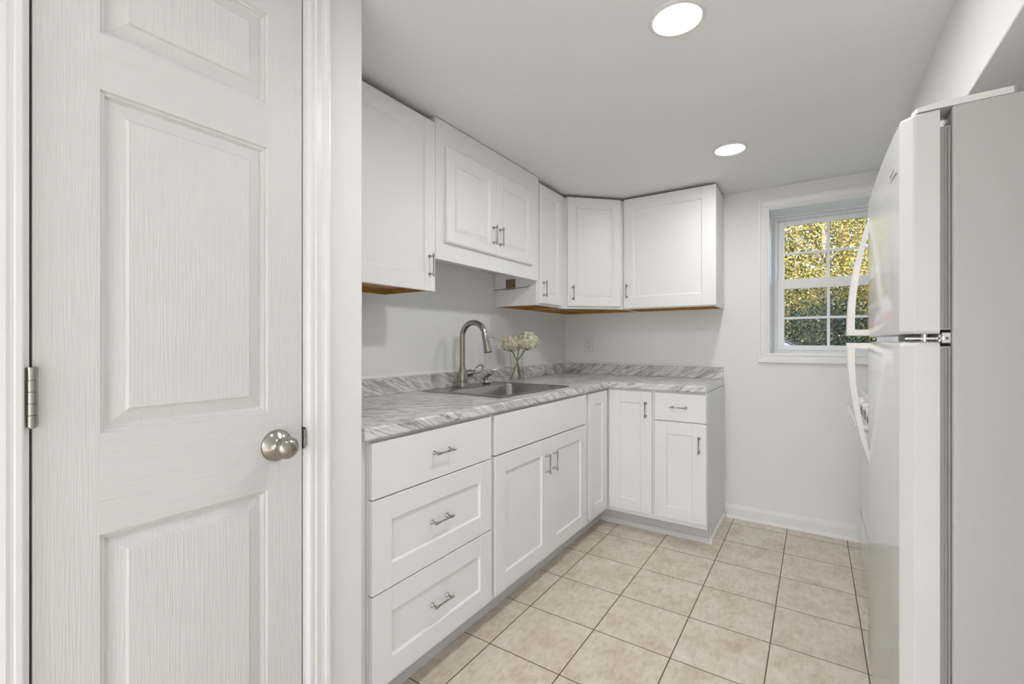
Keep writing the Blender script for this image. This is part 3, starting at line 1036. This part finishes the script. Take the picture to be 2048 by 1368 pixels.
def hydrangea(label, centre, rad, stem_pts, n, seed, drop=False):
    rg = random.Random(seed)
    h = thing('hydrangea', label, 'flower', stem_pts[0], 'cream hydrangeas in the vase')
    c = Vector(centre)
    b = MB()
    # green core with short stalks
    golden = PI * (3 - math.sqrt(5))
    for i in range(n):
        z = 1 - 2 * (i + .5) / n
        rr = math.sqrt(1 - z * z); th = golden * i + rg.uniform(-.2, .2)
        d = Vector((rr * math.cos(th), rr * math.sin(th), z))
        if z < -.88: continue
        k = rad * (1 + rg.uniform(-.16, .10)) * (1.0 if z > -.2 else .92)
        p = c + Vector((d.x * k, d.y * k, d.z * k * .86))
        nrm = (d + Vector((rg.uniform(-.5, .5), rg.uniform(-.5, .5), rg.uniform(-.3, .5)))).normalized()
        t = nrm.cross(Vector((0, 0, 1)))
        if t.length < .05: t = Vector((1, 0, 0))
        t.normalize(); s_ = nrm.cross(t)
        a0 = rg.uniform(0, PI)
        L = rg.uniform(.0105, .0150)
        for q in range(4):
            a = a0 + q * PI / 2
            e1 = t * math.cos(a) + s_ * math.sin(a)
            e2 = t * -math.sin(a) + s_ * math.cos(a)
            up = nrm * (L * rg.uniform(.05, .45))
            vsq = [p, p + e1 * L * .5 + e2 * L * .46 + up * .6, p + e1 * L * .95 + e2 * L * .30 + up, p + e1 * L * 1.02 - e2 * L * .05 + up * .8, p + e1 * L * .9 - e2 * L * .36 + up, p + e1 * L * .5 - e2 * L * .46 + up * .6]
            b.face(vsq, 0, True)
    b.build('bloom', PETAL, h, recalc=False)
    core = MB()
    bmesh.ops.create_icosphere(core.bm, subdivisions=2, radius=rad * .80, matrix=Matrix.Translation(c) @ Matrix.Diagonal((1, 1, .8, 1)))
    core.build('flower_core', simple('core_cream', (0.72, 0.68, 0.45), 0.8), h)
    s = MB()
    P = [Vector(p) for p in stem_pts] + [c - Vector((0, 0, rad * .45))]
    full = []
    for a, d in zip(P[:-1], P[1:]):
        for q in range(4):
            full.append(a.lerp(d, q / 4))
    full.append(P[-1])
    s.tube(full, .0042, 8)
    m = full[len(full) // 3]
    s.lathe([(0, -.004), (.0062, -.001), (.0062, .001), (0, .004)], m, full[len(full) // 3 + 1] - m, 8, cap=False)
    s.build('stem', STEM, h)
    lf = MB()
    base = P[-1] - Vector((0, 0, .012))
    for q in range(3):
        a = rg.uniform(0, 2 * PI)
        e = Vector((math.cos(a), math.sin(a), -.5)).normalized(); o_ = e.cross(Vector((0, 0, 1))).normalized()
        lf.face([base, base + e * .012 + o_ * .006, base + e * .026 + Vector((0, 0, -.004)), base + e * .012 - o_ * .006], 0)
    lf.build('leaf', simple('flower_leaf', (0.06, 0.12, 0.03), 0.5), h, recalc=False)
    return h


# image right is roughly (0.83, 0.55) in plan
er = Vector((.833, .553, 0))
vc = Vector((VX, VY, VZ))
hydrangea('cream hydrangea on the left of the vase, nearer the faucet', vc + er * -.036 + Vector((0, 0, .240)), .060,
          [vc + er * .030 + Vector((0, 0, .014)), vc + er * .004 + Vector((0, 0, .13))], 170, 11)
hydrangea('cream hydrangea on the right of the vase, leaning out towards the corner', vc + er * .068 + Vector((0, 0, .250)), .066,
          [vc + er * -.034 + Vector((.004, -.006, .014)), vc + er * .004 + Vector((.006, -.008, .13))], 190, 12)
hydrangea('cream hydrangea low in the middle behind the other two blooms', vc + er * .018 + Vector((-.02, .03, .252)), .050,
          [vc + er * .022 + Vector((-.012, .014, .014)), vc + er * .002 + Vector((-.004, .008, .13))], 140, 13)

# ---------------------------------------------------------------- wall cabinets
UB, UT = 1.393, 2.140
XU = -1.403


def wall_body(poly, z0, z1, root, skirt=.022, t=.012):
    """white carcass whose underside is a recessed raw wood panel; poly is counter clockwise"""
    b = MB()
    n = len(poly)
    b.prism(poly, z0 + skirt, z1, 0)
    for f_ in b.bm.faces:
        if all(abs(v.co.z - z0 - skirt) < 1e-5 for v in f_.verts):
            f_.material_index = 1
    # inset polygon
    P = [Vector((x, y, 0)) for x, y in poly]
    ins = []
    for i in range(n):
        a, c_, d = P[i - 1], P[i], P[(i + 1) % n]
        e1 = (c_ - a).normalized(); e2 = (d - c_).normalized()
        n1 = Vector((-e1.y, e1.x, 0)); n2 = Vector((-e2.y, e2.x, 0))
        k = (n1 + n2) / (1 + n1.dot(n2))
        ins.append(c_ + k * t)
    zt = z0 + skirt
    b.loops([[(p.x, p.y, zt) for p in P], [(p.x, p.y, z0) for p in P], [(p.x, p.y, z0) for p in ins]], 0)
    b.loops([[(p.x, p.y, z0) for p in ins], [(p.x, p.y, zt) for p in ins]], 1)
    return b.build('carcass', [CAB, WOOD], root, recalc=True)


def rect(x0, x1, y0, y1):
    return [(x0, y0), (x1, y0), (x1, y1), (x0, y1)]


c = thing('wall_cabinet', 'white wall cabinet with flat recessed panel door beside the closet wall', 'cabinet', (-1.55, 1.17, UB))
wall_body(rect(XL + .001, XU, .862, 1.4785), UB, UT, c)
dr = shaker(FL, .872, 1.4785, 1.390, 2.128, XU, stile=.063, rt=.075, rb=.072).build('door', CAB, c)
pull(dr, (-1.384, 1.443, 1.4995), (1, 0, 0), (0, 0, 1))

c = thing('sink_wall_cabinet', 'short white wall cabinet with two raised panel doors over the sink', 'cabinet', (-1.55, 1.93, 1.535))
w = MB()
w.box(XL + .001, -1.4035, 1.4805, 2.3735, 1.60, ZC - .004)
w.box(-1.4035, -1.384, 1.4805, 2.3735, 1.535, ZC - .004, ch=.0012)
w.build('carcass', CAB, c)
dr = raised(FL, 1.536, 1.9145, 1.614, 2.046, -1.384).build('door', CAB, c)
pull(dr, (-1.365, 1.886, 1.7125), (1, 0, 0), (0, 0, 1))
dr = raised(FL, 1.9175, 2.285, 1.614, 2.046, -1.384).build('door', CAB, c)
pull(dr, (-1.365, 1.944, 1.7125), (1, 0, 0), (0, 0, 1))

c = thing('narrow_wall_cabinet', 'narrow white wall cabinet with one raised panel door right of the sink cabinet', 'cabinet', (-1.55, 2.56, UB))
wall_body(rect(XL + .001, XU, 2.3755, 2.7505), UB, UT, c)
dr = raised(FL, 2.398, 2.680, 1.403, 2.130, XU).build('door', CAB, c)
pull(dr, (-1.384, 2.434, 1.4935), (1, 0, 0), (0, 0, 1))

c = thing('diagonal_wall_cabinet', 'white corner wall cabinet with raised panel door set diagonally', 'cabinet', (-1.45, 3.10, UB))
wall_body([(XL + .001, 2.752), (XU, 2.752), (-1.0985, 3.0565), (-1.0985, YW - .001), (XL + .001, YW - .001)], UB, UT, c)
s2 = math.sqrt(.5)
FDg = Fr((XU, 2.752, 0), (s2, s2, 0), (s2, -s2, 0))
dr = raised(FDg, .0155, .4000, 1.408, 2.142, .0003, fw=.050).build('door', CAB, c)
hp = FDg(.0155 + .036, 1.4975, .0193)
pull(dr, hp, (s2, -s2, 0), (0, 0, 1))

c = thing('window_wall_cabinet', 'wide white wall cabinet with flat recessed panel door, beside the window', 'cabinet', (-.8, 3.2, UB))
wall_body(rect(-1.0975, -.513, 3.057, YW - .001), UB, UT, c)
dr = shaker(FF, -1.0955, -.509, 1.400, 2.143, -3.057, stile=.067, rt=.076, rb=.076, sr=.083).build('door', CAB, c)
pull(dr, (-1.073, 3.038, 1.515), (0, -1, 0), (0, 0, 1))

# ---------------------------------------------------------------- paper towel holder on the side of the narrow cabinet
t = thing('paper_towel_holder', 'empty wire paper towel holder on a brass plate under the sink wall cabinet', 'paper towel holder', (-1.585, 2.3755, 1.50))
MB().box(-1.621, -1.550, 2.3715, 2.3753, 1.496, 1.560, ch=.001).build('mounting_plate', BRASS, t)
pts = [(-1.560, 2.371, 1.520), (-1.560, 2.350, 1.518), (-1.560, 2.330, 1.508), (-1.560, 2.326, 1.494)]
w = MB()
w.tube(pts, .0025, 8)
w.tube([(-1.612, 2.371, 1.502), (-1.612, 2.345, 1.500), (-1.612, 2.326, 1.494)], .0025, 8)
w.tube([(-1.700 + .02, 2.326, 1.492), (-1.62, 2.326, 1.494), (-1.50, 2.326, 1.496), (-1.438, 2.326, 1.497), (-1.428, 2.326, 1.500), (-1.420, 2.326, 1.510)], .0028, 10)
w.build('wire_arm', POLISH, t)

# ---------------------------------------------------------------- outlet
o = thing('power_outlet', 'white duplex electrical outlet on the wall under the far cabinets', 'outlet', (-1.4975, YW, 1.09))
MB().fbox(FI, -1.536, -1.459, 1.089, 1.208, .0003, .0055, ch=.002, seg=2).build('cover_plate', WHITE_PL, o)
for zz in (1.1685, 1.1285):
    rc = MB()
    rc.loops([[FI(-1.4975 + .0168 * math.cos(q), zz + .0140 * math.sin(q) * (1 if abs(math.sin(q)) < .9 else .95), d) for q in [2 * PI * k_ / 24 for k_ in range(24)]] for d in (.0045, .0068)], cap1=True)
    ro = rc.build('receptacle', WHITE_PL, o)
    sl = MB()
    sl.fbox(FI, -1.5040, -1.5018, zz - .002, zz + .007, .0064, .0071)
    sl.fbox(FI, -1.4932, -1.4910, zz - .001, zz + .007, .0064, .0071)
    sl.lathe([(0, 0), (.0026, 0), (.0026, .0005), (0, .0005)], FI(-1.4975, zz - .0075, .0067), (0, -1, 0), 12, cap=False)
    sl.build('slots', DARK, ro)
MB().lathe([(0, 0), (.003, 0), (.0025, .001), (0, .0012)], FI(-1.4975, 1.1485, .0055), (0, -1, 0), 12, cap=False).build('screw', WHITE_PL, o)

# ---------------------------------------------------------------- refrigerator
RX0, RX1, RY0, RY1 = .155, .90, 1.307, 2.060
rf = thing('refrigerator', 'tall white top freezer refrigerator on the right', 'refrigerator', (.5, 1.68, 0))
MB().box(.239, RX1, RY0, RY1, .02, 1.666, ch=.006, seg=3).build('cabinet_shell', ENAMEL_SHADED, rf)


def fridge_door(name, z0, z1):
    # plan outline: flat sides, rounded front corners, gently crowned front
    def plan(i):
        pts = []
        pts.append((.2200 - i * .3, RY1 - i)); 
        n = 8
        # far corner arc then crown then near corner arc
        r = .026
        for q in range(n + 1):
            a = PI / 2 + (PI / 2) * q / n
            pts.append((.181 + r * math.cos(a) * 1.0 + i * 0, RY1 - i - r + r * math.sin(a)))
        for q in range(1, 12):
            tt = q / 12
            y = (RY1 - r) * (1 - tt) + (RY0 + r) * tt
            pts.append((.155 + i - .004 * math.sin(PI * tt), y))
        pts.append((.155 + .0015, RY0 + i + r - .004))
        pts.append((.181 - .004, RY0 + i + .0015))
        pts.append((.181, RY0 + i))
        pts.append((.2200 - i * .3, RY0 + i))
        return pts
    b = MB()
    sec = [(.010, z0), (.004, z0 + .001), (.0, z0 + .006), (.0, z1 - .010), (.003, z1 - .003), (.010, z1)]
    lp = []
    for i, z in sec:
        P = plan(0)
        cx, cy = .19, (RY0 + RY1) / 2
        lp.append([(x + (i if x < .20 else -i * .0) * (1 if x < .17 else .6), y + (i if y < cy - .3 else (-i if y > cy + .3 else 0)), z) for x, y in P])
    L = b.loops(lp, 0, True, True, True)
    for f_ in b.bm.faces:
        f_.normal_update()
        if len(f_.verts) > 4 or f_.calc_center_median().y < RY0 + .03: f_.smooth = False
    # the flat edge return behind the rounding
    return b.build(name, ENAMEL, rf)


fz = fridge_door('freezer_door', 1.186, 1.665)
fd = fridge_door('fridge_door', .085, 1.170)
# gaskets between doors and shell
g = MB()
for z0, z1 in ((1.195, 1.628), (.095, 1.160)):
    g.box(.2195, .2395, RY0 + .012, RY1 - .012, z0, z1)
    g.box(.2285, .2315, RY0 + .0065, RY0 + .013, z0 + .003, z1 - .003, ch=.001)
    g.box(.2340, .2370, RY0 + .0045, RY0 + .013, z0 + .003, z1 - .003, ch=.001)
g.build('door_gasket', GASKET, rf)
MB().box(.185, .239, RY0 + .03, RY1 - .03, .02, .080, ch=.003).build('kick_grille', ENAMEL_SHADED, rf)
# hinge cover on top (slim tapered cap)
w = MB()
w.loops([[(.184, RY0 + .004, z0_), (.225, RY0 + .004, z), (.330, RY0 + .004, z), (.336, RY0 + .012, z), (.330, RY0 + .060, z), (.260, RY0 + .085, z), (.190, RY0 + .075, z0_), (.178, RY0 + .030, z0_)] for z, z0_ in ((1.6665, 1.6662), (1.680, 1.6755))], cap0=True, cap1=True)
w.build('hinge_cover', WHITE_PL, rf)
w = MB()
w.box(.170, .2385, RY0 + .010, RY0 + .055, 1.1745, 1.1785)
w.lathe([(.006, -.010), (.006, .012)], (.200, RY0 + .030, 1.1765), (0, 0, 1), 14)
w.lathe([(.0, -.0025), (.010, -.0025), (.010, .0035), (0, .0035)], (.227, RY0 + .010, 1.1765), (0, 0, 1), 18, cap=False)
w.box(.222, .2388, RY0 + .0035, RY0 + .0300, 1.166, 1.190, ch=.002)
w.build('middle_hinge', CHROME, rf)


def fridge_handle(door, z_fix, z_free, dirn):
    """curved bar: flush with the door at z_fix, standing out at z_free where it turns back into the door"""
    b = MB()
    y0, y1 = 1.978, 2.012
    P = []
    n = 26
    for i in range(n + 1):
        t = i / n
        z = z_fix + (z_free + dirn * -.006 - z_fix) * t
        out = .066 * math.sin(min(1, t * 1.02) * PI / 2) ** .85
        P.append((t, z, out))
    lo = []
    for t, z, out in P:
        th = .015 + .009 * t
        xo = .157 - out
        xi = min(.160, xo + th + (0 if out > .012 else .002))
        lo.append([(xo + .003, y0, z), (xo, y0 + .006, z), (xo, y1 - .006, z), (xo + .003, y1, z), (xi, y1, z), (xi, y0, z)])
    b.loops(lo, 0, True, True, True)
    zz = z_free
    a, c2 = (zz - .022, zz) if dirn > 0 else (zz, zz + .022)
    b.box(.157 - .0664, .162, y0 - .0004, y1 + .0004, min(a, c2), max(a, c2), ch=.003, seg=2)
    return b.build('handle', ENAMEL, door)


fridge_handle(fz, 1.605, 1.190, -1)
fridge_handle(fd, .735, 1.166, 1)
# nameplate on the freezer door: thin plate with small embossed characters
FR_ = Fr((.1525, 0, 0), (0, -1, 0), (-1, 0, 0))
w = MB()
bd = MB().fbox(FR_, -1.440, -1.356, 1.5555, 1.5785, -.004, .0012, ch=.0006).build('nameplate', simple('badge_grey', (0.62, 0.61, 0.59), 0.3), fz)
w = MB()
rg = random.Random(3)
for i in range(10):
    u = -1.432 + i * .0068
    w.fbox(FR_, u, u + .0012, 1.5630, 1.5705, .0010, .0016)
    if i % 3 != 1:
        w.fbox(FR_, u, u + .0042, 1.5693, 1.5705, .0010, .0016)
    if i % 2 == 0:
        w.fbox(FR_, u, u + .0042, 1.5630, 1.5642, .0010, .0016)
w.build('lettering', simple('badge_ink', (0.22, 0.22, 0.22), 0.4), bd)

# ---------------------------------------------------------------- range behind the refrigerator
GX0, GY0, GY1 = .200, 2.270, 3.032
rg_ = thing('gas_range', 'white kitchen range standing beyond the refrigerator, mostly hidden', 'stove', (.53, 2.65, 0))
w = MB()
w.box(.212, .86, GY0, GY1, .06, .895, ch=.003)
w.box(.235, .86, GY0 + .01, GY1 - .01, .0, .06)
w.build('range_body', ENAMEL, rg_)
MB().box(.196, .86, GY0, GY1, .897, .922, ch=.005, seg=3).build('cooktop', ENAMEL, rg_)
MB().box(.80, .86, GY0, GY1, .922, 1.06, ch=.006, seg=2).build('backguard', ENAMEL, rg_)
vp = MB()
vp.box(.200, .212, GY0, GY1, .770, .893, ch=.002)
for i in range(22):
    y1_ = GY1 - .014 - i * .034
    for j_ in range(6):
        z = .846 - j_ * .0098
        if i % 5 == 4: continue
        vp.box(.1992, .2006, y1_ - .020, y1_, z, z + .0045, m=1)
vp.build('vent_panel', [ENAMEL, DARK], rg_)
for yy in (2.42, 2.60, 2.78, 2.90):
    kb = MB().lathe([(0, 0), (.020, 0), (.0205, .004), (.0170, .022), (0, .023)], (.200, yy, .873), (-1, 0, 0), 22, cap=False).build('control_knob', WHITE_PL, rg_)
od = MB().box(.198, .2115, GY0 + .004, GY1 - .002, .292, .767, ch=.004, seg=2).box(.190, .2115, GY0 + .004, GY1 - .002, .7672, .7700, ch=.001).build('oven_door', ENAMEL, rg_)
hb_ = MB()
HZ = .828
hb_.tube([(.202, GY1 - .016, HZ - .006), (.172, GY1 - .014, HZ - .004), (.154, GY1 - .018, HZ), (.147, GY1 - .040, HZ + .002), (.146, GY1 - .10, HZ + .002), (.146, 2.65, HZ + .002), (.146, GY0 + .10, HZ + .002), (.147, GY0 + .040, HZ + .002), (.154, GY0 + .018, HZ), (.172, GY0 + .014, HZ - .004), (.202, GY0 + .016, HZ - .006)], .0125, 12)
hb_.build('oven_handle', ENAMEL, od)
dw = MB()
dw.box(.1995, .2115, GY0 + .004, GY1 - .002, .068, .284, ch=.003)
dw.box(.1915, .2050, GY0 + .004, GY1 - .002, .266, .282, ch=.003)
dw.build('storage_drawer', ENAMEL, rg_)
for bx in (.36, .66):
    for by in (2.46, 2.84):
        gr = MB()
        gr.lathe([(.030, 0), (.030, .012), (.022, .016), (0, .016)], (bx, by, .922), (0, 0, 1), 20)
        for q in range(4):
            a = q * PI / 2
            gr.tube([(bx + .10 * math.cos(a), by + .10 * math.sin(a), .9225), (bx + .10 * math.cos(a), by + .10 * math.sin(a), .946), (bx + .028 * math.cos(a), by + .028 * math.sin(a), .946)], .005, 8)
        gr.tube([(bx + .10 * math.cos(q * PI / 12), by + .10 * math.sin(q * PI / 12), .940) for q in range(24)], .004, 8, closed=True)
        gr.build('burner_grate', BLACKIRON, rg_)

# ---------------------------------------------------------------- outdoors
ZG = .12
struct('ground', MB().box(-25, 25, YO + .05, 45, ZG - .2, ZG), GRASS)


def tree(name, label, cat, x, y, h, crown, nleaf, size, mat, seed, zlow=0.0, group=None, clumps=26):
    rg = random.Random(seed)
    t = thing(name, label, cat, (x, y, ZG), group)
    b = MB()
    lean = Vector((rg.uniform(-.3, .3), rg.uniform(-.3, .3), 0))
    trunk = [Vector((x, y, ZG)) + lean * (q / 6) ** 1.5 + Vector((0, 0, h * .85 * q / 6)) for q in range(7)]
    b.tube(trunk, [.05 * h * (1 - .13 * q) * .45 for q in range(7)], 9)
    centres = []
    rx, rz = crown
    for q in range(clumps):
        a = rg.uniform(0, 2 * PI); r = rx * math.sqrt(rg.uniform(.05, 1))
        zz = rg.uniform(zlow, 1)
        k = math.sin(PI * (.12 + .80 * zz)) ** .6
        centres.append(Vector((x + r * k * math.cos(a), y + r * k * math.sin(a), ZG + h * (1 - rz) + h * rz * zz)))
    for q, cc in enumerate(centres):
        if q % 2: continue
        s0 = trunk[min(6, 1 + int(5 * max(0, (cc.z - ZG) / h - .15)))]
        mid = s0.lerp(cc, .5) + Vector((rg.uniform(-.15, .15), rg.uniform(-.15, .15), rg.uniform(-.1, .2)))
        b.tube([s0, s0.lerp(mid, .5) + Vector((0, 0, .05)), mid, cc], [.012 * h * .45, .009 * h * .45, .006 * h * .45, .002 * h], 6)
    b.build('trunk', BARK, t)
    V, Fc = [], []
    cr = rx * .42
    for q in range(nleaf):
        cc = centres[q % len(centres)]
        d = Vector((rg.gauss(0, 1), rg.gauss(0, 1), rg.gauss(0, .8)))
        p = cc + d * cr * .62
        if p.z < ZG + .05: continue
        n = Vector((rg.gauss(0, 1), rg.gauss(0, 1), rg.gauss(0, 1) + .4)).normalized()
        e = n.cross(Vector((rg.uniform(-1, 1), rg.uniform(-1, 1), rg.uniform(-1, 1)))).normalized()
        o_ = n.cross(e)
        L = size * rg.uniform(.7, 1.3)
        k = len(V)
        for v in (p - e * L * .5, p + o_ * L * .30, p + e * L * .5 + n * L * .1, p - o_ * L * .30):
            V.append(v - WL[t.name])
        Fc.append((k, k + 1, k + 2, k + 3))
    me = bpy.data.meshes.new('foliage')
    me.from_pydata([tuple(v) for v in V], [], Fc)
    me.materials.append(mat)
    o_ = bpy.data.objects.new('foliage', me); COL.objects.link(o_)
    o_.parent = t; WL[o_.name] = WL[t.name]
    return t


G = 'trees outside the window'
tree('autumn_tree', 'golden autumn tree filling the upper window panes', 'tree', .30, 13.6, 7.0, (2.3, .84), 60000, .060, LEAF_GOLD, 21, group=G, clumps=60)
tree('autumn_tree', 'golden autumn tree on the right behind the refrigerator handle', 'tree', 3.4, 14.5, 7.4, (2.4, .80), 16000, .070, LEAF_GOLD, 22, group=G, clumps=44)
tree('olive_tree', 'olive green tree on the left seen through the upper left pane', 'tree', -2.4, 16.0, 7.4, (2.6, .85), 26000, .085, LEAF_OLIVE, 23, group=G, clumps=70)
tree('background_tree', 'tall olive tree farthest back behind the golden trees', 'tree', .8, 20.0, 9.0, (3.8, .95), 50000, .125, LEAF_OLIVE, 24, group=G, clumps=60)
tree('background_tree', 'golden tree far back on the left side of the yard', 'tree', -6.6, 19.0, 8.0, (3.2, .85), 9000, .12, LEAF_GOLD, 25, group=G)
tree('evergreen_shrub', 'dark evergreen shrub low in the lower left window pane', 'shrub', .05, 11.3, 1.75, (1.0, .97), 12000, .060, LEAF_DARK, 26, clumps=50)
tree('olive_shrub', 'olive shrub low in the lower right window pane', 'shrub', 1.75, 11.8, 2.0, (.8, .95), 7000, .055, LEAF_OLIVE, 27, clumps=30)

# parked car, only its windscreen and bonnet show over the sill
cr = thing('parked_car', 'dark red parked car whose windscreen shows at the bottom left of the window', 'car', (-2.1, 9.3, ZG))
Y0c, Y1c = 8.5, 10.2
SX = .25
prof = [(a + SX, b_) for a, b_ in [(-4.15, .32), (-4.20, .62), (-4.05, .88), (-3.75, .96), (-1.10, .99), (-.15, .93), (.08, .78), (.10, .45), (.02, .30)]]
b = MB()
b.loops([[(px, yy + k, pz + ZG) for px, pz in prof] for yy, k in ((Y0c + .06, 0), (Y0c, 0), (Y1c, 0), (Y1c - .06, 0))], smooth=False, cap0=True, cap1=True)
b.build('car_body', CARPAINT, cr)
cab = [(a + SX, b_) for a, b_ in [(-3.85, .955), (-3.15, 1.36), (-2.3, 1.45), (-1.35, 1.42), (-.50, .965)]]
b = MB()
b.loops([[(px, Y0c + .08 + (pz - .95) * .35, pz + ZG) for px, pz in cab], [(px, Y1c - .08 - (pz - .95) * .35, pz + ZG) for px, pz in cab]], cap0=True, cap1=True)
b.build('car_windows', CARGLASS, cr)
b = MB()
b.loops([[(px + SX, Y0c + .22, pz + ZG + .004) for px, pz in ((-3.05, 1.385), (-2.3, 1.456), (-1.42, 1.43))], [(px + SX, Y1c - .22, pz + ZG + .004) for px, pz in ((-3.05, 1.385), (-2.3, 1.456), (-1.42, 1.43))]], close=False)
for yy in (Y0c + .10, Y1c - .10):
    sgn = 1 if yy < 9 else -1
    b.tube([(-.50 + SX, yy, .975 + ZG), (-1.35 + SX, yy + sgn * .15, 1.43 + ZG), (-2.3 + SX, yy + sgn * .16, 1.46 + ZG), (-3.15 + SX, yy + sgn * .13, 1.37 + ZG), (-3.85 + SX, yy, .965 + ZG)], .022, 8)
b.build('car_roof', simple('car_trim', (0.03, 0.03, 0.03), 0.3), cr)
for px in (-3.10, -.50):
    for yy in (Y0c + .0, Y1c - .2):
        MB().lathe([(0, 0), (.30, 0), (.325, .03), (.325, .17), (.30, .20), (0, .20)], (px, yy, ZG + .325), (0, 1, 0), 28, cap=False).build('wheel', RUBBER, cr)
